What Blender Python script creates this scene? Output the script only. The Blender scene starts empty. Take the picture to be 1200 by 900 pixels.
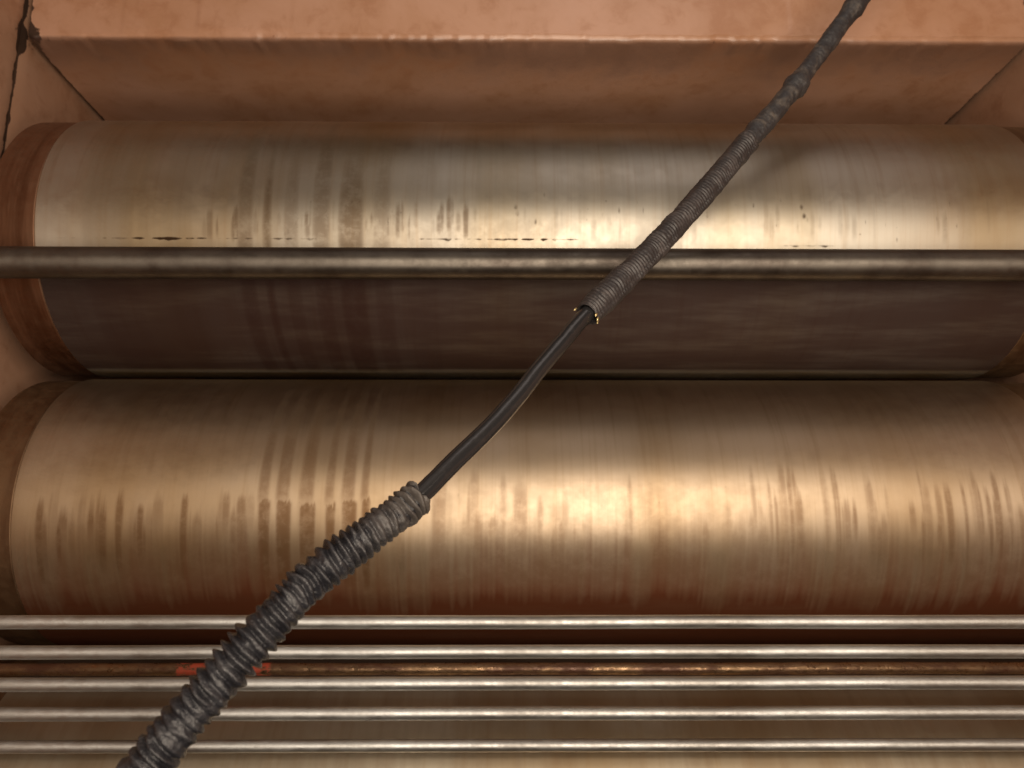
import bpy, bmesh, math, random
import numpy as np
from mathutils import Vector, Matrix

# ------------------------------------------------------------------ camera, world, lamps, exposure
S = bpy.context.scene
COL = S.collection
R = 0.15            # roller radius, metres
Z0 = 1.2            # height of the lens above the floor
rad = math.radians

cam_d = bpy.data.cameras.new("camera")
cam_d.sensor_width = 36.0
cam_d.lens = 27.0
cam_d.clip_start = 0.01
cam_d.clip_end = 100
cam_d.dof.use_dof = True
cam_d.dof.focus_distance = 0.60
cam_d.dof.aperture_fstop = 9.0
cam = bpy.data.objects.new("camera", cam_d)
COL.objects.link(cam)
cam.location = (0, 0, Z0)
cam.rotation_euler = (rad(90 + 12.0), 0, rad(-0.5))
S.camera = cam

W = bpy.data.worlds.new("World")
S.world = W
W.use_nodes = True
bg = W.node_tree.nodes["Background"]
bg.inputs[0].default_value = (1.0, 0.62, 0.40, 1)
bg.inputs[1].default_value = 0.010


def area_lamp(name, loc, target, sx, sy, watts, color):
    d = bpy.data.lights.new(name, 'AREA')
    d.shape = 'RECTANGLE'
    d.size, d.size_y = sx, sy
    d.energy = watts
    d.color = color
    o = bpy.data.objects.new(name, d)
    COL.objects.link(o)
    o.location = loc
    o.rotation_euler = (Vector(target) - Vector(loc)).to_track_quat('-Z', 'Y').to_euler()
    return o


area_lamp("work_lamp", (0.22, -0.30, Z0 + 0.19), (0.10, 0.85, Z0 + 0.25), 0.80, 0.58, 9.6, (1.0, 0.84, 0.67))
area_lamp("underside_fill", (0.07, 0.04, Z0 - 0.14), (0.05, 0.85, Z0 + 0.35), 0.36, 0.16, 1.9, (1.0, 0.84, 0.67))  # unseen fill added low down to brighten the beam underside
area_lamp("ceiling_lamp", (0.27, 0.02, Z0 + 1.22), (0.12, 0.82, Z0 + 0.45), 0.55, 0.40, 0.60, (1.0, 0.88, 0.84))
area_lamp("overhead_fill", (0.10, -0.35, Z0 + 1.70), (0.05, 0.60, Z0 + 0.40), 1.8, 1.3, 1.9, (1.0, 0.82, 0.68))  # soft overhead fill added for ambient light on the roller tops

S.view_settings.view_transform = 'Standard'
S.view_settings.look = 'None'
S.view_settings.exposure = 0.0
S.view_settings.gamma = 1.0
S.view_settings.use_curve_mapping = False
S.render.engine = 'CYCLES'
S.cycles.max_bounces = 5
S.cycles.use_denoising = True

# ------------------------------------------------------------------ material helper


class NT:
    """tiny node-tree writer"""

    def __init__(self, name):
        self.m = bpy.data.materials.new(name)
        self.m.use_nodes = True
        self.t = self.m.node_tree
        self.b = self.t.nodes["Principled BSDF"]

    def n(self, typ, **kw):
        nd = self.t.nodes.new(typ)
        for k, v in kw.items():
            setattr(nd, k, v)
        return nd

    def put(self, sock, v):
        if isinstance(v, bpy.types.NodeSocket):
            self.t.links.new(v, sock)
        elif isinstance(v, (tuple, list)) and len(v) == 3 and sock.type == 'RGBA':
            sock.default_value = (*v, 1)
        else:
            sock.default_value = v

    def math(self, op, a, b=0.0, c=None, clamp=False):
        nd = self.n("ShaderNodeMath", operation=op, use_clamp=clamp)
        self.put(nd.inputs[0], a)
        self.put(nd.inputs[1], b)
        if c is not None:
            self.put(nd.inputs[2], c)
        return nd.outputs[0]

    def coord(self, scale=(1, 1, 1), loc=(0, 0, 0), kind="Object"):
        tc = self.n("ShaderNodeTexCoord")
        mp = self.n("ShaderNodeMapping")
        self.put(mp.inputs["Scale"], scale)
        self.put(mp.inputs["Location"], loc)
        self.t.links.new(tc.outputs[kind], mp.inputs[0])
        return mp.outputs[0]

    def noise(self, vec, scale, detail=4.0, rough=0.6, dist=0.0):
        nd = self.n("ShaderNodeTexNoise")
        self.put(nd.inputs["Vector"], vec)
        self.put(nd.inputs["Scale"], scale)
        self.put(nd.inputs["Detail"], detail)
        self.put(nd.inputs["Roughness"], rough)
        self.put(nd.inputs["Distortion"], dist)
        return nd.outputs[0]

    def ramp(self, v, a, b, lo=0.0, hi=1.0):
        nd = self.n("ShaderNodeMapRange", interpolation_type='SMOOTHSTEP')
        self.put(nd.inputs[0], v)
        for i, q in enumerate((a, b, lo, hi)):
            self.put(nd.inputs[i + 1], q)
        return nd.outputs[0]

    def mix(self, f, a, b):
        nd = self.n("ShaderNodeMix", data_type='RGBA')
        self.put(nd.inputs[0], f)
        self.put(nd.inputs[6], a)
        self.put(nd.inputs[7], b)
        return nd.outputs[2]

    def fmix(self, f, a, b):
        nd = self.n("ShaderNodeMix", data_type='FLOAT')
        self.put(nd.inputs[0], f)
        self.put(nd.inputs[2], a)
        self.put(nd.inputs[3], b)
        return nd.outputs[0]

    def attr(self, name):
        nd = self.n("ShaderNodeAttribute", attribute_name=name)
        return nd.outputs["Fac"]

    def sep(self, vec):
        nd = self.n("ShaderNodeSeparateXYZ")
        self.put(nd.inputs[0], vec)
        return nd.outputs

    def bump(self, h, strength=0.3, dist=0.001):
        nd = self.n("ShaderNodeBump")
        nd.inputs["Strength"].default_value = strength
        nd.inputs["Distance"].default_value = dist
        self.put(nd.inputs["Height"], h)
        self.t.links.new(nd.outputs[0], self.b.inputs["Normal"])

    def out(self, **kw):
        for k, v in kw.items():
            self.put(self.b.inputs[k.replace('_', ' ')], v)
        return self.m


def radial_tangent(N, axis='X'):
    tg = N.n("ShaderNodeTangent", direction_type='RADIAL', axis=axis)
    N.t.links.new(tg.outputs[0], N.b.inputs["Tangent"])


def mat_roller(name, base, tarnish, seed, rough=0.44, painted_shade=(0.034, 0.0145, 0.013), stain=(0.17, 0.085, 0.035)):
    N = NT(name)
    # UV: x = metres along the axis, y = metres around the girth
    big = N.noise(N.coord((7.0, 1.6, 1), (seed, seed * 2, 0), "UV"), 1.0, 4, 0.5)
    streak = N.noise(N.coord((150, 5, 1), (seed * 3, 0, 0), "UV"), 1.0, 4, 0.65)
    fine = N.noise(N.coord((900, 9, 1), (seed, 0, 0), "UV"), 1.0, 3, 0.6)
    mott = N.noise(N.coord((60, 60, 1), (0, seed, 0), "UV"), 1.0, 4, 0.7)
    col = N.mix(N.ramp(big, 0.40, 0.72, 0.0, 0.8), base, tarnish)
    tar = N.noise(N.coord((3.2, 5.0, 1), (seed * 5, 1.7, 0), "UV"), 1.0, 3, 0.5, 0.3)
    col = N.mix(N.ramp(tar, 0.46, 0.70, 0.0, 0.5), col, (0.34, 0.22, 0.10))
    col = N.mix(N.ramp(streak, 0.45, 0.75, 0.0, 0.28), col, (0.36, 0.24, 0.13))
    st = N.math('MULTIPLY', N.attr("stain"), N.ramp(mott, 0.25, 0.6, 0.55, 1.0), clamp=True)
    col = N.mix(st, col, stain)
    sp = N.ramp(N.math('MULTIPLY', N.attr("ink"), N.ramp(mott, 0.3, 0.62, 0.45, 1.3)), 0.12, 0.95)
    col = N.mix(sp, col, (0.05, 0.028, 0.016))
    fl = N.math('MULTIPLY', N.attr("painted_shade"), N.ramp(N.noise(N.coord((5, 34, 1), (seed, 3, 0), "UV"), 1.0, 4, 0.65), 0.42, 0.75, 1.0, 0.92), clamp=True)
    col = N.mix(fl, col, painted_shade)  # shade mixed into the roller colour
    rg = N.fmix(N.ramp(mott, 0.3, 0.7), rough, rough + 0.07)
    rg = N.fmix(st, rg, 0.52)
    rg = N.fmix(sp, rg, 0.6)
    rg = N.fmix(fl, rg, 0.62)
    radial_tangent(N)
    N.bump(N.math('ADD', N.math('MULTIPLY', fine, 0.5), N.math('MULTIPLY', st, 0.4)), 0.06, 0.0005)
    return N.out(Base_Color=col, Metallic=N.fmix(fl, N.fmix(st, 1.0, 0.75), 0.15), Roughness=rg, Specular_IOR_Level=N.fmix(fl, 0.5, 0.10), Anisotropic=0.55, Anisotropic_Rotation=0.25)


def mat_metal(name, base, dark, rough, sc=(4, 60, 60), aniso=0.0, spots=0.0, bumpy=0.1):
    N = NT(name)
    a = N.noise(N.coord(sc), 1.0, 5, 0.65)
    b = N.noise(N.coord((90, 90, 90)), 1.0, 5, 0.7)
    col = N.mix(N.ramp(a, 0.38, 0.68), base, dark)
    sp = N.ramp(b, 0.70 - spots, 0.80 - spots)
    col = N.mix(N.math('MULTIPLY', sp, 0.8), col, (0.10, 0.055, 0.03))
    if aniso:
        radial_tangent(N)
        N.b.inputs['Anisotropic Rotation'].default_value = 0.25
    N.bump(b, bumpy, 0.001)
    return N.out(Base_Color=col, Metallic=N.fmix(sp, 1.0, 0.5), Roughness=N.fmix(N.ramp(b, .3, .7), rough, rough + 0.15),
                 Anisotropic=aniso)


def mat_paint(name, base, base2, rust, chips=0.0, shade_mask=None, coat=0.0):
    """oil-grimed machine paint; grime(N) may return a 0..1 mask of painted shade"""
    N = NT(name)
    o = N.coord((1, 1, 1))
    a = N.noise(o, 6.0, 5, 0.62, 0.4)
    b = N.noise(o, 34.0, 5, 0.68, 0.3)
    c = N.noise(o, 160.0, 4, 0.6)
    col = N.mix(N.ramp(a, 0.33, 0.68), base, base2)
    blot = N.ramp(N.math('ADD', N.math('MULTIPLY', b, 0.6), N.math('MULTIPLY', a, 0.4)), 0.48, 0.64, 0.0, 0.55)
    col = N.mix(blot, col, rust)
    at = N.attr("wear")
    chip = N.ramp(N.math('ADD', N.math('MULTIPLY', at, 0.55), N.math('MULTIPLY', b, 0.75)), 0.74 - chips, 0.80 - chips)
    col = N.mix(chip, col, (0.055, 0.032, 0.022))
    if shade_mask:
        col = N.mix(shade_mask(N, a, b), col, (0.085, 0.045, 0.036))
    N.bump(N.math('ADD', N.math('MULTIPLY', c, 0.35), N.math('SUBTRACT', b, N.math('MULTIPLY', chip, 0.8))), 0.25, 0.0015)
    return N.out(Base_Color=col, Roughness=N.fmix(N.ramp(b, 0.3, 0.7), 0.30, 0.45), Specular_IOR_Level=0.5, Coat_Weight=coat, Coat_Roughness=0.30)


M = {}
M['roller_u'] = mat_roller("roller_steel_upper", (0.56, 0.525, 0.455), (0.43, 0.345, 0.21), 1.3, stain=(0.115, 0.066, 0.028))
M['roller_l'] = mat_roller("roller_steel_lower", (0.575, 0.465, 0.345), (0.44, 0.31, 0.175), 5.1, painted_shade=(0.115, 0.038, 0.018), stain=(0.17, 0.085, 0.032), rough=0.48)
M['roller_t'] = mat_roller("roller_steel_bottom", (0.52, 0.46, 0.36), (0.38, 0.28, 0.17), 9.7)
M['bearer'] = mat_metal("bearer_rust", (0.31, 0.18, 0.115), (0.18, 0.09, 0.052), 0.48, (60, 5, 5), 0.0, 0.03)
M['bearer_dark'] = mat_metal("bearer_dark", (0.30, 0.20, 0.12), (0.19, 0.115, 0.068), 0.47, (40, 5, 5), 0.0, 0.03)
M['chamfer'] = mat_metal("bright_edge", (0.55, 0.48, 0.37), (0.4, 0.32, 0.22), 0.5)
M['journal'] = mat_metal("journal_steel", (0.2, 0.13, 0.09), (0.1, 0.06, 0.04), 0.5)
M['bar'] = mat_metal("bar_steel", (0.21, 0.19, 0.165), (0.13, 0.11, 0.095), 0.46, (14, 12, 12), 0.6, -0.03, 0.04)
M['rod'] = mat_metal("guard_rod_steel", (0.72, 0.735, 0.73), (0.47, 0.455, 0.43), 0.50, (8, 50, 50), 0.5, 0.02, 0.45)


def rusty():
    N = NT("rusty_rod")
    o = N.coord((22, 60, 60))
    a = N.noise(o, 1.0, 6, 0.7)
    b = N.noise(N.coord((120, 200, 200)), 1.0, 4, 0.7)
    col = N.mix(N.ramp(a, 0.42, 0.62), (0.34, 0.22, 0.13), (0.13, 0.06, 0.035))
    x = N.sep(N.coord((1, 1, 1)))[0]
    xx = N.math('ADD', x, N.math('MULTIPLY', N.math('SUBTRACT', b, 0.5), 0.012))
    red = N.math('MULTIPLY', N.ramp(xx, -0.304, -0.300), N.ramp(xx, -0.218, -0.214, 1, 0))
    red = N.math('MULTIPLY', red, N.ramp(b, 0.40, 0.52))
    col = N.mix(red, col, (0.50, 0.085, 0.045))
    N.bump(N.math('ADD', a, b), 0.5, 0.0015)
    return N.out(Base_Color=col, Metallic=N.fmix(red, N.ramp(a, 0.45, 0.6, 0.95, 0.35), 0.0), Roughness=N.ramp(b, 0.35, 0.65, 0.25, 0.55))


M['rusty'] = rusty()


def beam_shade(N, a, b):
    # shade painted along the front lip of the underside, ragged towards the back
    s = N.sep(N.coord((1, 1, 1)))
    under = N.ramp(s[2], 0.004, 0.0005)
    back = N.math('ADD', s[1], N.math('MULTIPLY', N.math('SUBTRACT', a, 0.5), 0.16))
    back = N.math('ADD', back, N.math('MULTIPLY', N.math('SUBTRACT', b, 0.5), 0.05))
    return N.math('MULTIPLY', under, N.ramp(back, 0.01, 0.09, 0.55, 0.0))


M['paint'] = mat_paint("machine_paint", (0.46, 0.27, 0.18), (0.40, 0.215, 0.13), (0.28, 0.125, 0.065))
M['beam'] = mat_paint("beam_paint", (0.62, 0.36, 0.245), (0.52, 0.28, 0.165), (0.42, 0.195, 0.10), 0.0, beam_shade, 0.6)
M['dark'] = mat_paint("dark_plate", (0.08, 0.05, 0.035), (0.05, 0.03, 0.02), (0.06, 0.03, 0.02))


def mat_sleeve(name, c0, dust, amt, gloss=0.30, fs=70.0, bs=0.35):
    N = NT(name)
    o = N.coord((1, 1, 1))
    a = N.noise(o, fs, 6, 0.72, 0.6)
    b = N.noise(o, 300.0, 4, 0.7)
    crest = N.attr("crest")
    brown = N.attr("brown")
    d = N.math('ADD', N.math('MULTIPLY', a, 0.9), N.math('MULTIPLY', crest, 0.10))
    d = N.math('ADD', d, N.math('MULTIPLY', b, 0.25))
    d = N.math('ADD', d, N.math('MULTIPLY', brown, 0.25))
    f = N.math('MULTIPLY', N.ramp(d, 0.56, 0.92), amt)
    col = N.mix(f, c0, N.mix(brown, dust, (0.155, 0.13, 0.108)))
    N.bump(N.math('ADD', b, a), bs, 0.0015)
    return N.out(Base_Color=col, Roughness=N.fmix(f, gloss, 0.8), Specular_IOR_Level=0.6)


M['sleeve'] = mat_sleeve("sleeve_rubber", (0.020, 0.020, 0.024), (0.10, 0.095, 0.098), 0.42, 0.15, 80.0, 0.75)
M['sleeve2'] = mat_sleeve("sleeve_rubber_fine", (0.030, 0.026, 0.027), (0.12, 0.10, 0.096), 0.8, 0.45)
M['tape'] = mat_sleeve("tape_wrap", (0.035, 0.033, 0.036), (0.15, 0.125, 0.105), 0.95, 0.5, 60.0, 0.5)
M['core'] = mat_sleeve("cable_jacket", (0.020, 0.019, 0.020), (0.10, 0.088, 0.08), 0.20, 0.11, 60.0, 0.08)
NB = NT("brass_fray")
M['brass'] = NB.out(Base_Color=(0.75, 0.60, 0.30), Metallic=0.9, Roughness=0.3)

# ------------------------------------------------------------------ mesh helpers


def link(name, me, mat, parent=None):
    o = bpy.data.objects.new(name, me)
    COL.objects.link(o)
    if mat is not None:
        me.materials.append(mat)
    if parent is not None:
        o.parent = parent
    return o


def tag(o, label=None, cat=None, group=None, kind=None):
    for k, v in (("label", label), ("category", cat), ("group", group), ("kind", kind)):
        if v:
            o[k] = v
    return o


def empty(name, loc):
    o = bpy.data.objects.new(name, None)
    o.empty_display_size = 0.05
    COL.objects.link(o)
    o.location = loc
    return o


def grid_mesh(name, P, closed_v, uv=None, attrs=None, smooth=True):
    """P: (nu, nv, 3) array of points; v may be closed"""
    nu, nv = P.shape[:2]
    idx = np.arange(nu * nv).reshape(nu, nv)
    if closed_v:
        b = np.roll(idx, -1, 1)
        q = np.stack([idx[:-1], idx[1:], b[1:], b[:-1]], -1).reshape(-1, 4)
    else:
        q = np.stack([idx[:-1, :-1], idx[1:, :-1], idx[1:, 1:], idx[:-1, 1:]], -1).reshape(-1, 4)
    me = bpy.data.meshes.new(name)
    me.vertices.add(nu * nv)
    me.vertices.foreach_set("co", P.reshape(-1).astype(np.float32))
    me.loops.add(q.size)
    me.loops.foreach_set("vertex_index", q.reshape(-1).astype(np.int32))
    me.polygons.add(len(q))
    me.polygons.foreach_set("loop_start", np.arange(0, q.size, 4, dtype=np.int32))
    me.polygons.foreach_set("loop_total", np.full(len(q), 4, dtype=np.int32))
    me.update(calc_edges=True)
    me.validate()
    me.polygons.foreach_set("use_smooth", np.full(len(q), smooth))
    if uv is not None:
        U = me.uv_layers.new(name="UVMap")
        U.data.foreach_set("uv", uv.reshape(-1, 2)[q.reshape(-1)].reshape(-1).astype(np.float32))
    for k, v in (attrs or {}).items():
        A = me.attributes.new(k, 'FLOAT', 'POINT')
        A.data.foreach_set("value", v.reshape(-1).astype(np.float32))
    return me


def lathe_x(name, prof, seg=96):
    """prof: list of (x, r) turned about the x axis"""
    ph = np.linspace(0, 2 * math.pi, seg, endpoint=False)
    P = np.zeros((len(prof), seg, 3))
    for i, (x, r) in enumerate(prof):
        P[i, :, 0] = x
        P[i, :, 1] = -r * np.cos(ph)
        P[i, :, 2] = r * np.sin(ph)
    me = grid_mesh(name, P, True)
    return me


def sharpen(me, deg=35):
    me.set_sharp_from_angle(angle=rad(deg))
    return me


def box_mesh(name, lo, hi, bevel=0.0, seg=2):
    bm = bmesh.new()
    bmesh.ops.create_cube(bm, size=1)
    for v in bm.verts:
        v.co = Vector([lo[i] + (v.co[i] + 0.5) * (hi[i] - lo[i]) for i in range(3)])
    if bevel:
        bmesh.ops.bevel(bm, geom=bm.edges[:], offset=bevel, segments=seg, affect='EDGES', profile=0.6)
    me = bpy.data.meshes.new(name)
    bm.to_mesh(me)
    bm.free()
    return me


# ------------------------------------------------------------------ the setting: side walls, back plate
XL, XR = -3.75 * R, 4.13 * R          # inner faces of the two side walls
YB = 5.29 * R                         # front plane of the cross beam
ZB = Z0 + 3.86 * R                    # underside of the cross beam


def wall_plate(name, x, out, y0, y1, z0, z1, parent):
    """a plate of the side wall as a fine grid with rust along its front and rear edges (attribute wear)"""
    ny, nz = 60, 120
    y = np.linspace(y0, y1, ny)
    z = np.linspace(z0, z1, nz)
    Y, Zz = np.meshgrid(y, z, indexing='ij')
    rng = np.random.default_rng(int(abs(y0 * 1000)) + (7 if x > 0 else 0))
    e = np.minimum(Y - y0, y1 - Y)
    wear = np.exp(-e / 0.0045) * 0.75
    # grease in the corner under the beam
    wear += 0.9 * np.exp(-((Zz - ZB) / 0.012) ** 2) * np.exp(-e / 0.03)
    wear += 0.25 * rng.random(Y.shape)
    front = np.stack([np.full_like(Y, x), Y, Zz], -1)
    front[:, :, 0] += out * np.where(e < 1e-6, 0.002, 0)
    me = grid_mesh(name, front, False, attrs={"wear": wear}, smooth=True)
    o = link(name, me, M['paint'], parent)
    # body of the plate behind its inner face
    a, b = sorted((x + out * 0.0022, x + out * 0.05))
    link("plate_body", box_mesh("plate_body", (a, y0, z0), (b, y1, z1)), M['paint'], o if parent else o)
    return o


for side, x, out in (("left", XL, -1), ("right", XR, 1)):
    w = wall_plate("side_wall_" + side, x, out, YB + 0.0014, 1.40, 0.55, 2.3, None)
    tag(w, kind="structure")
    p = wall_plate("front_plate", x + (-out) * 0.0015, out, 0.30, YB - 0.0022, 0.55, 2.3, w)
    a, b = sorted((x + out * 0.0012, x + out * 0.05))
    g = link("groove_filler", box_mesh("groove_filler", (a, YB - 0.0021, 0.55), (b, YB + 0.0013, 2.3)), M['dark'], w)

bp = link("back_wall", box_mesh("back_wall", (XL + 0.001, 1.36, 0.55), (XR - 0.001, 1.40, ZB - 0.002)), M['dark'])
tag(bp, kind="structure")

# ------------------------------------------------------------------ cross beam
beam = empty("cross_beam", (0, YB, ZB))
tag(beam, "tan painted cross beam with mottled underside above the uppermost roller", "beam")


def beam_body():
    xs = np.linspace(XL + 0.007, XR - 0.006, 700)
    # section: up the front face, round the lip, back along the underside
    sec = [(0.0, 0.60)] + [(0.0, z) for z in np.linspace(0.30, 0.006, 40)]
    for k in range(1, 6):
        t = k / 6 * math.pi / 2
        sec.append((0.005 - 0.005 * math.cos(t), 0.005 - 0.005 * math.sin(t)))
    sec += [(y, 0.0) for y in np.linspace(0.006, 0.30, 50)] + [(0.56, 0.0), (0.56, 0.60)]
    sec = np.array(sec)
    rng = np.random.default_rng(3)
    P = np.zeros((len(xs), len(sec), 3))
    P[:, :, 0] = xs[:, None]
    P[:, :, 1] = sec[None, :, 0]
    P[:, :, 2] = sec[None, :, 1]

    def wob(n, amp):
        k = rng.normal(size=n)
        return np.interp(xs, np.linspace(xs[0], xs[-1], n), k) * amp
    lip = np.exp(-((sec[:, 0] / 0.02) ** 2)) * np.exp(-(np.maximum(sec[:, 1], 0) / 0.02) ** 2)
    P[:, :, 2] += (wob(160, 0.0006) + wob(40, 0.0006))[:, None] * lip[None, :]
    # overlapping coats of paint end in faint upright steps on the front face
    face = (sec[:, 1] > 0.004).astype(float) * (sec[:, 0] < 0.003)
    for x, dep in ((-0.448, 0.0010), (-0.360, 0.0016), (-0.250, 0.0007), (0.333, 0.0008)):
        P[:, :, 1] -= (dep / (1 + np.exp(-(xs - x) / 0.0012)))[:, None] * face[None, :] * (0.8)
    wear = np.zeros((len(xs), len(sec)))
    wear += (lip ** 2)[None, :] * (0.20 + np.clip(wob(260, 0.24) + wob(30, 0.08), -0.3, 0.36))[:, None]
    ends = np.exp(-(xs - xs[0]) / 0.007) + np.exp(-(xs[-1] - xs) / 0.007)
    wear += ends[:, None] * 0.7
    wear += (np.exp(-(xs - xs[0]) / 0.03))[:, None] * (lip)[None, :] * 0.8
    return grid_mesh("beam_body", P, False, attrs={"wear": wear})


link("beam_body", sharpen(beam_body(), 50), M['beam'], beam)

# ------------------------------------------------------------------ rollers
BX0, BX1 = -0.474, 0.553              # ends of the ground bodies


JAG = np.random.default_rng(99)


def streak(buf, X, PH, x, w, p_top, p_bot, s, lean=0.0, soft_top=1.5, soft_bot=14.0, edge=0.0012):
    """one run mark: x and w in metres, angles in degrees of girth (0 faces the operator, + is up)"""
    c = np.where(np.abs(X[:, 0] - x) < w + abs(lean) * 1.2 + 0.01)[0]
    if len(c) == 0:
        return
    sl = slice(c[0], c[-1] + 1)
    xx = X[sl] - x - lean * (p_top - PH[sl]) / 60.0
    m = 1 / (1 + np.exp((np.abs(xx) - w / 2) / (edge * 0.4)))
    jag = JAG.normal(size=(xx.shape[0], 1))
    top = p_top - soft_top * (0.6 * (xx / (w / 2 + 1e-6)) ** 2).clip(0, 3) + 0.5 * jag
    v = np.clip((top - PH[sl]) / (soft_top * 1.6), 0, 1) * np.clip((PH[sl] - p_bot) / soft_bot, 0, 1)
    buf[sl] = np.maximum(buf[sl], s * m * v)


def body_mesh(name, stain_fn, seed):
    nx = 860
    xs = np.linspace(BX0 + 0.0018, BX1 - 0.0018, nx)
    fine = np.concatenate([np.arange(-80, -22, 1.3), np.arange(-22, 8, 0.4), np.arange(8, 100.01, 1.3)])
    coarse = np.arange(106, 279, 6.0)
    ph = np.concatenate([fine, coarse])
    X, PH = np.meshgrid(xs, ph, indexing='ij')
    t = np.radians(PH)
    P = np.stack([X, -R * np.cos(t), R * np.sin(t)], -1)
    uv = np.stack([X, t * R], -1)
    st, ink, painted_shade = stain_fn(X, PH, np.random.default_rng(seed))
    return grid_mesh(name, P, True, uv, {"stain": st, "ink": ink, "painted_shade": painted_shade})


def stains_upper(X, PH, g):
    st = np.zeros_like(X)
    ink = np.zeros_like(X)
    # wide brown bands where rags dripped, left of the middle
    wide = np.exp(-((X + 0.195) / 0.075) ** 4) * np.clip((60 - PH) / 40, 0, 1) * .26
    wide += np.exp(-((X + 0.03) / 0.10) ** 4) * np.exp(-((PH + 13) / 6) ** 2) * .28
    st = np.maximum(st, wide)
    for x, w, s in ((-0.40, 0.050, .22), (-0.33, 0.03, .15), (-0.262, 0.016, .62), (-0.240, 0.009, .78), (-0.216, 0.016, .55), (-0.186, 0.018, .66), (-0.156, 0.026, .74), (-0.125, 0.018, .5), (-0.085, 0.03, .2)):
        streak(st, X, PH, x, w, 52 + g.uniform(-12, 6), -100, s, edge=0.003, soft_top=22, soft_bot=3)
    for i in range(90):                                   # short crisp runs just above the bar
        x = g.uniform(-0.31, -0.03) if i < 60 else g.uniform(-0.03, 0.5)
        streak(st, X, PH, x, g.uniform(.0015, .006), g.uniform(-9, 3), g.uniform(-19, -13), g.uniform(.3, .8) * (1 if i < 60 else .4), soft_top=2.2, soft_bot=4)
    for i in range(80):                                   # faint long ones
        streak(st, X, PH, g.uniform(BX0, BX1), g.uniform(.002, .012), g.uniform(0, 60), g.uniform(-30, -5), g.uniform(.04, .14), edge=.003, soft_top=20, soft_bot=12)
    # the doctor-blade line
    for a, b, s in ((-0.455, -0.37, .40), (-0.385, -0.292, 1.0), (-0.292, -0.18, .55), (-0.10, 0.005, .55), (-0.02, 0.060, .9), (0.045, 0.075, .6), (0.27, 0.345, .5)):
        u = np.clip((X - a) / (b - a), 0, 1)
        taper = np.clip(np.minimum(u, 1 - u) * 6, 0, 1) ** .6
        jag = np.interp(X[:, 0], np.linspace(BX0, BX1, 260), g.normal(size=260))[:, None]
        wd = (0.30 + 0.12 * np.clip(jag, -1, 2.2)) * (0.4 + .6 * taper)
        m = np.exp(-((PH + 15.9 + (2.2 if a > .2 else 0) + .12 * jag) / wd) ** 2) * taper * (1 + .35 * jag)
        ink = np.maximum(ink, s * np.clip(m, 0, 1.2))
    for i in range(70):
        x, p = g.uniform(-.25, .48), g.uniform(-16, 2)
        rx, rp = g.uniform(.0005, .0016), g.uniform(.4, 2.0)
        sel = slice(*np.searchsorted(X[:, 0], [x - .012, x + .012]))
        ink[sel] = np.maximum(ink[sel], g.uniform(.2, .55) * np.exp(-((X[sel] - x) / rx) ** 2 - ((PH[sel] - p) / rp) ** 2))
    for x, p in ((0.010, -3.5), (0.012, -6.0), (0.30, -3.0), (0.302, -6.5)):
        ink = np.maximum(ink, .65 * np.exp(-((X - x) / .0022) ** 2 - ((PH - p) / 1.4) ** 2))
    low = np.clip((-21 - PH) / 7, 0, 1)                   # belly shade painted onto the steel
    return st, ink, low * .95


def stains_lower(X, PH, g):
    st = np.zeros_like(X)
    ink = np.zeros_like(X)
    # broad wiped bands: mottled above, solid below
    for x, w in ((-0.2315, .011), (-0.213, .014), (-0.190, .015), (-0.168, .009), (-0.150, .014), (-0.134, .008)):
        streak(st, X, PH, x + .001, w * .9, 64, -3, .60, lean=-0.003, soft_top=26, soft_bot=6, edge=.0018)
        streak(st, X, PH, x, w, 1.6 + g.uniform(-1.6, 1.2), -55, .85, soft_top=1.0, soft_bot=26, edge=.0014)
    for i in range(48):                                   # left field of runs
        streak(st, X, PH, g.uniform(-.45, -.24), g.uniform(.002, .010), g.uniform(-6, 6), g.uniform(-50, -20), g.uniform(.25, .8), lean=g.uniform(-.002, .002), soft_top=g.uniform(1.5, 6), soft_bot=18)
    for i in range(120):                                  # middle
        streak(st, X, PH, g.uniform(-.13, .30), g.uniform(.002, .014), g.uniform(-14, 0) if i % 8 else g.uniform(0, 12), g.uniform(-56, -24), g.uniform(.14, .52), edge=.002, soft_top=g.uniform(2, 7), soft_bot=20)
    for x, w, a, s in ((-.030, .008, 16, .35), (-.026, .010, 0, .5), (-.002, .006, 13, .4), (.012, .005, -6, .35), (.14, .006, 12, .25), (.157, .005, -2, .3), (.215, .007, 2, .35)):
        streak(st, X, PH, x, w, a, -40, s, soft_top=4, soft_bot=22, edge=.002)
    for i in range(60):                                   # right field, slanting
        x = g.uniform(.24, .54)
        streak(st, X, PH, x, g.uniform(.002, .007), g.uniform(-6, 18), g.uniform(-46, -14), g.uniform(.25, .7), lean=.004 + .02 * max(0, x - .36), soft_top=3, soft_bot=14)
    for i in range(26):
        x, p = g.uniform(-.42, .50), g.uniform(-10, 14)
        rx, rp = g.uniform(.0006, .0018), g.uniform(.4, 1.8)
        sel = slice(*np.searchsorted(X[:, 0], [x - .008, x + .008]))
        ink[sel] = np.maximum(ink[sel], g.uniform(.15, .42) * np.exp(-((X[sel] - x) / rx) ** 2 - ((PH[sel] - p) / rp) ** 2))
    wv = sum(np.interp(X[:, 0], np.linspace(BX0, BX1, k), g.normal(size=k) * q) for k, q in ((14, .8), (60, .8), (170, .9), (420, .6)))[:, None]
    low = np.clip((-15 - PH + 2.6 * wv) / 26, 0, 1)  # red-brown belly shade painted into the colour, ragged edge
    st = np.maximum(st, np.clip((-6 - PH + 4.0 * wv) / 20, 0, 1) * .6)  # brown gradient leading into the painted belly shade
    ends = np.exp(-(X - BX0) / .008)
    st = np.maximum(st, ends * .4)
    return st, ink, low


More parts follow.
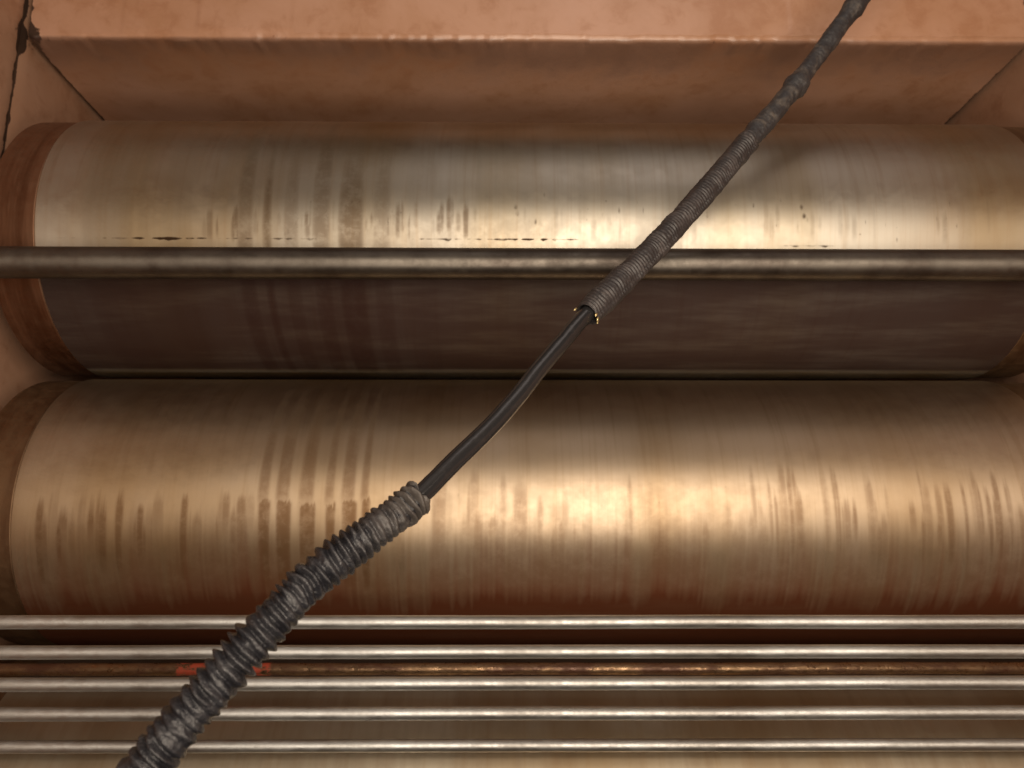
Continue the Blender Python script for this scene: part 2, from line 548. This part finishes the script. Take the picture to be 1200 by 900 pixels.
def stains_bottom(X, PH, g):
    st = np.zeros_like(X)
    for i in range(120):
        streak(st, X, PH, g.uniform(BX0, BX1), g.uniform(.003, .016), g.uniform(30, 90), g.uniform(-40, 10), g.uniform(.08, .3), edge=.003, soft_top=15, soft_bot=20)
    return st, np.zeros_like(X), np.clip((PH - 48) / 14, 0, 1) * .85  # last array: shadow on the roller's top, painted dark


def make_roller(label, cy, cz, mat, fn, seed, mirror=False):
    t = empty("press_roller", (0, cy, cz))
    tag(t, label, "roller", "rollers of the press")
    link("roller_body", body_mesh("roller_body", fn, seed), M[mat], t)
    for a, b, s in ((BX0, XL, -1), (BX1, XR, 1)):
        link("end_chamfer", lathe_x("end_chamfer", [(a - s * .0018, R), (a, R - .0022), (a + s * .0001, R * .6)], 160), M['chamfer'], t)
        rb = R * 0.985
        ba, bb = a + s * .0006, a + s * 0.050
        me = lathe_x("bearer_ring", [(ba, R * .5), (ba, rb - .001), (ba + s * .001, rb), (bb - s * .003, rb), (bb, rb - .003), (bb, R * .5)], 160)
        link("bearer_ring", sharpen(me), M['bearer' if (seed == 11 and s < 0) else 'bearer_dark'], t)
        me = lathe_x("journal", [(bb - s * .002, R * .56), (b + s * .01, R * .56), (b + s * .01, .002)], 64)
        link("journal", sharpen(me), M['journal'], t)
    return t


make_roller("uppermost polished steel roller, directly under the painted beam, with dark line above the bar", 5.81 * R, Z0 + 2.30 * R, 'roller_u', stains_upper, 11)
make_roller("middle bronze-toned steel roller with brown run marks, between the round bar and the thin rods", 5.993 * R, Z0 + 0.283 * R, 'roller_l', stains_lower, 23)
make_roller("lowest roller, half hidden behind the row of thin bright rods", 5.747 * R, Z0 - 1.724 * R, 'roller_t', stains_bottom, 37)

# ------------------------------------------------------------------ round bar in front of the upper roller


def rod_mesh(name, r, x0, x1, seg=32, n=240, amp=0.0, seed=0):
    rng = np.random.default_rng(seed)
    xs = np.linspace(x0, x1, n)
    ph = np.linspace(0, 2 * math.pi, seg, endpoint=False)
    rr = r + amp * np.interp(xs, np.linspace(x0, x1, 90), rng.normal(size=90))
    P = np.stack([np.repeat(xs[:, None], seg, 1), -rr[:, None] * np.cos(ph), rr[:, None] * np.sin(ph)], -1)
    if amp:                                            # never quite straight
        bend = lambda: np.interp(xs, np.linspace(x0, x1, 9), rng.normal(size=9) * 0.00022)[:, None]
        P[..., 1] += bend()
        P[..., 2] += bend()
    return grid_mesh(name, P, True)


bar = link("round_bar", rod_mesh("round_bar", 0.0155, XL - .001, XR + .001, 40), M['bar'])
bar.location = (0, 0.7090, 1.4705)
tag(bar, "thick dull steel bar running across the front of the uppermost roller", "bar")

# ------------------------------------------------------------------ guard of five thin rods, and the rusty rod behind it
guard = empty("rod_guard", (0, 0.70, 1.08))
tag(guard, "guard of five thin bright steel rods across the lowest roller", "guard")
rods = ((0.6959, 1.1364), (0.7013, 1.1110), (0.7070, 1.0841), (0.7124, 1.0588), (0.7183, 1.0312))
for i, (y, z) in enumerate(rods):
    r = 0.0059 if i < 4 else 0.0053
    o = link("rod", rod_mesh("rod", r, XL + .012, XR - .012, 24, 300, 0.00004, i), M['rod'], guard)
    o.location = (0, y - 0.70, z - 1.08)
for x in (XL + .006, XR - .006):
    me = box_mesh("end_bracket", (x - .006, -0.016, -0.07), (x + .006, 0.030, 0.075), 0.002)
    link("end_bracket", me, M['journal'], guard)

rr = link("rusty_rod", rod_mesh("rusty_rod", 0.0056, XL - .001, XR + .001, 24, 500, 0.00016, 9), M['rusty'])
rr.location = (0, 0.7519, 1.0895)
tag(rr, "rusty brown rod with red paint marks behind the bright guard rods", "rod")

# ------------------------------------------------------------------ the cable with its sleeves
PATH = [(0.476, 0.6750, 1.8800), (0.4381, 0.6838, 1.8353), (0.4005, 0.6887, 1.7951), (0.3607, 0.6902, 1.7477), (0.3269, 0.6885, 1.7016),
        (0.2953, 0.6829, 1.6589), (0.2617, 0.6736, 1.6154), (0.227, 0.6614, 1.5738), (0.1961, 0.6482, 1.5344), (0.1573, 0.6293, 1.4862),
        (0.1179, 0.6078, 1.4394), (0.0879, 0.5904, 1.4053), (0.0601, 0.5733, 1.3742), (0.0437, 0.5621, 1.3526), (0.0255, 0.5494, 1.329),
        (0.0096, 0.5376, 1.3062), (-0.0101, 0.5235, 1.2812), (-0.0339, 0.5075, 1.2553), (-0.0554, 0.4929, 1.2309), (-0.077, 0.4798, 1.2124),
        (-0.0963, 0.4685, 1.1957), (-0.1141, 0.4585, 1.1785), (-0.1292, 0.4503, 1.1608), (-0.143, 0.4435, 1.1439), (-0.1563, 0.4379, 1.1267),
        (-0.168, 0.434, 1.1117), (-0.1788, 0.4312, 1.0966), (-0.189, 0.4296, 1.0823), (-0.2018, 0.4291, 1.063), (-0.2193, 0.4312, 1.0369)]


def spline(pts, n=6000):
    p = np.array(pts)
    out = []
    q = np.vstack([2 * p[0] - p[1], p, 2 * p[-1] - p[-2]])
    for i in range(1, len(q) - 2):
        t = np.linspace(0, 1, 200, endpoint=False)[:, None]
        a, b, c, d = q[i - 1], q[i], q[i + 1], q[i + 2]
        out.append(0.5 * (2 * b + (c - a) * t + (2 * a - 5 * b + 4 * c - d) * t ** 2 + (3 * b - a - 3 * c + d) * t ** 3))
    o = np.vstack(out)
    for _ in range(3000):                              # relax small kinks
        o[1:-1] = 0.5 * o[1:-1] + 0.25 * (o[:-2] + o[2:])
    s = np.concatenate([[0], np.cumsum(np.linalg.norm(np.diff(o, axis=0), axis=1))])
    S_ = np.linspace(0, s[-1], n)
    return S_, np.stack([np.interp(S_, s, o[:, k]) for k in range(3)], 1)


SS, CC = spline(PATH)


def s_at(pt):
    return SS[np.argmin(np.linalg.norm(CC - np.array(pt), axis=1))]


def frame(s):
    c = np.stack([np.interp(s, SS, CC[:, k]) for k in range(3)], 1)
    d = np.stack([np.interp(s + .004, SS, CC[:, k]) - np.interp(s - .004, SS, CC[:, k]) for k in range(3)], 1)
    d /= np.linalg.norm(d, axis=1)[:, None]
    v = np.array([0, -1.0, 0.0])                      # roughly towards the operator
    e1 = v[None] - d * (d @ v)[:, None]
    e1 /= np.linalg.norm(e1, axis=1)[:, None]
    e2 = np.cross(d, e1)
    return c, e1, e2


def smooth_noise(shape, ku, kv, rng):
    a = rng.normal(size=(ku, kv))
    a = np.hstack([a, a[:, :1]])
    u = np.linspace(0, ku - 1.001, shape[0])
    v = np.linspace(0, kv, shape[1], endpoint=False)
    iu = u.astype(int); fu = (u - iu)[:, None]
    iv = v.astype(int); fv = (v - iv)[None]
    fu = fu * fu * (3 - 2 * fu); fv = fv * fv * (3 - 2 * fv)
    A = a[iu][:, iv]; B = a[np.minimum(iu + 1, ku - 1)][:, iv]
    Cc = a[iu][:, iv + 1]; D = a[np.minimum(iu + 1, ku - 1)][:, iv + 1]
    return (A * (1 - fu) + B * fu) * (1 - fv) + (Cc * (1 - fu) + D * fu) * fv


def sleeve(name, s0, s1, rfun, pitch, depth, mat, parent, seed, helix=1.0, lip=0.05, lip_at=0.0, rough=0.03, per=9, seg=56, thick=0.0, brown=None, sharp=1.0, drop=0.0):
    rng = np.random.default_rng(seed)
    n = max(40, int((s1 - s0) / np.min(pitch) * per)) if pitch else int((s1 - s0) / 0.0012)
    s = np.linspace(s0, s1, n)
    th = np.linspace(0, 2 * math.pi, seg, endpoint=False)
    c, e1, e2 = frame(s)
    r = np.repeat(rfun(s)[:, None], seg, 1)
    crest = np.zeros_like(r)
    if pitch:
        wob = smooth_noise(r.shape, max(4, int((s1 - s0) / .012)), 5, rng) * 0.22
        pp = pitch if np.isscalar(pitch) else np.interp(s, [s0, s1], pitch)
        phase = 2 * math.pi * (np.cumsum(np.full(n, (s1 - s0) / (n - 1)) / pp))[:, None] + helix * th[None] + 2 * math.pi * wob
        w = 0.5 + 0.5 * np.cos(phase)
        crest = w ** sharp
        worn = 1 + 0.7 * smooth_noise(r.shape, max(4, int((s1 - s0) / .006)), 7, rng)
        r = r + depth * (crest - 0.6) * np.clip(worn, .25, 1.8)
    r = r * (1 + rough * smooth_noise(r.shape, max(4, int((s1 - s0) / .010)), 6, rng) + 0.35 * rough * smooth_noise(r.shape, max(6, int((s1 - s0) / .003)), 14, rng))
    if pitch:
        r = r * (1 + 0.35 * rough * smooth_noise(r.shape, max(6, int((s1 - s0) / .0013)), 26, rng))
    if lip:
        u = ((th - lip_at) / (2 * math.pi)) % 1.0
        r = r * (1 + lip * (u - 0.5))[None]
    off = drop
    P = c[:, None] + e1[:, None] * (r * np.cos(th)[None])[..., None] + e2[:, None] * (r * np.sin(th)[None])[..., None]
    if thick:
        tang = np.cross(e1, e2)
        for end, sg in ((0, -1), (n - 1, 1)):
            rag = np.abs(smooth_noise((8, seg), 4, 9, rng)[3]) * 0.0016 + np.abs(smooth_noise((8, seg), 4, 22, rng)[2]) * 0.0011
            wgt = np.exp(-np.abs(s - s[end]) / 0.003)
            P += (tang * sg * wgt[:, None])[:, None] * (rag[None, :, None] - 0.0008) * np.sign(np.sum(tang[end] * (c[n - 1] - c[0])))
    P[..., 2] -= off
    bw = np.zeros_like(r) if brown is None else np.repeat(brown(s)[:, None], seg, 1)
    if thick:                                          # turn the wall inwards at both ends so the mouths are open
        def ring(i, k):
            cc = c[i] - np.array([0, 0, off])
            return cc[None] + (P[i] - cc[None]) * k
        step = max(3, int(0.02 / ((s1 - s0) / n)))
        a = [ring(min(step, n - 1), 1 - thick), ring(0, 1 - thick)]
        b = [ring(n - 1, 1 - thick), ring(max(0, n - 1 - step), 1 - thick)]
        P = np.concatenate([np.array(a), P, np.array(b)], 0)
        pad = lambda q: np.concatenate([q[:1] * 0, q[:1] * 0, q, q[:1] * 0, q[:1] * 0], 0)
        crest, bw = pad(crest), pad(bw)
    me = grid_mesh(name, P, True, attrs={"crest": crest, "brown": bw})
    return link(name, me, M[mat], parent)


cable = empty("cable", (0, 0, 0))
tag(cable, "black cable in split corrugated sleeves hanging diagonally across the rollers", "cable")
sA = s_at((0.227, 0.6614, 1.5738))       # tape wrap ends
sB = s_at((0.0640, 0.5757, 1.3786))       # upper sleeve ends
sC = s_at((-0.0579, 0.4913, 1.2285))      # lower sleeve begins
sE = SS[-1]
sleeve("core_cable", SS[0] + .01, sE - .002, lambda s: np.full_like(s, 0.0064), 0, 0, 'core', cable, 1, lip=0, rough=0.012, seg=32)
up = lambda s: np.interp(s, [sA - .03, sA, sB - .055, sB - .05, sB - .012, sB], [0.0100, 0.0104, 0.0104, 0.0112, 0.0110, 0.0098])
sleeve("corrugated_sleeve", sA - .004, sB, up, 0.0034, 0.0006, 'sleeve2', cable, 2, helix=1, lip=0.10, lip_at=-1.0, rough=0.030, per=8, thick=0.14, sharp=0.8)
lo = lambda s: np.interp(s, [sC - .004, sC + .02, sC + .10, sE], [0.0100, 0.0108, 0.0112, 0.0114])
sleeve("corrugated_sleeve", sC - .004, sE, lo, (0.0049, 0.0066), 0.0031, 'sleeve', cable, 3, helix=1, lip=0.05, lip_at=2.2, rough=0.045, per=11, seg=64, thick=0.16,
       brown=lambda s: np.clip(1 - (s - sC) / .06, 0, 1), sharp=0.6)
tp = lambda s: 0.0096 + 0.0026 * np.exp(-((s - (sA - .098)) / .007) ** 2) - .0008 / (1 + np.exp((s - (sA - .105)) / .004)) + 0.0024 * np.exp(-((s - (sA - .215)) / .010) ** 2) + .0004 * np.sin(s * 90)
sleeve("tape_wrap", SS[0], sA, tp, 0.021, 0.00018, 'tape', cable, 4, helix=1, lip=0.06, lip_at=-.6, rough=0.05, per=24, thick=0.1, sharp=3.0)


def strand(parent, pts, r):
    n, seg = len(pts), 8
    p = np.array(pts)
    th = np.linspace(0, 2 * math.pi, seg, endpoint=False)
    d = np.gradient(p, axis=0)
    d /= np.linalg.norm(d, axis=1)[:, None]
    e1 = np.cross(d, [0, 1.0, 0.1]); e1 /= np.linalg.norm(e1, axis=1)[:, None]
    e2 = np.cross(d, e1)
    rr_ = r * np.array([0.3] + [1] * (n - 2) + [0.3])
    P = p[:, None] + rr_[:, None, None] * (e1[:, None] * np.cos(th)[None, :, None] + e2[:, None] * np.sin(th)[None, :, None])
    return link("frayed_strand", grid_mesh("frayed_strand", P, True), M['brass'], parent)


cB, f1, f2 = (q[0] for q in frame(np.array([sB])))
rs = random.Random(5)
for ang, L in ((1.9, .0035), (-1.25, .0045), (-1.0, .004), (-.75, .003)):
    base = Vector(cB) + (Vector(f1) * math.cos(ang) + Vector(f2) * math.sin(ang)) * 0.0102
    dr = Vector((-0.6 + rs.uniform(-.4, .4), -0.3, -0.6 + rs.uniform(-.3, .3))).normalized()
    sidev = Vector((rs.uniform(-1, 1), rs.uniform(-.3, .3), rs.uniform(-1, 1)))
    strand(cable, [tuple(base + dr * L * t + sidev * .0012 * math.sin(t * 3)) for t in (0, .25, .5, .75, 1)], 0.0009)
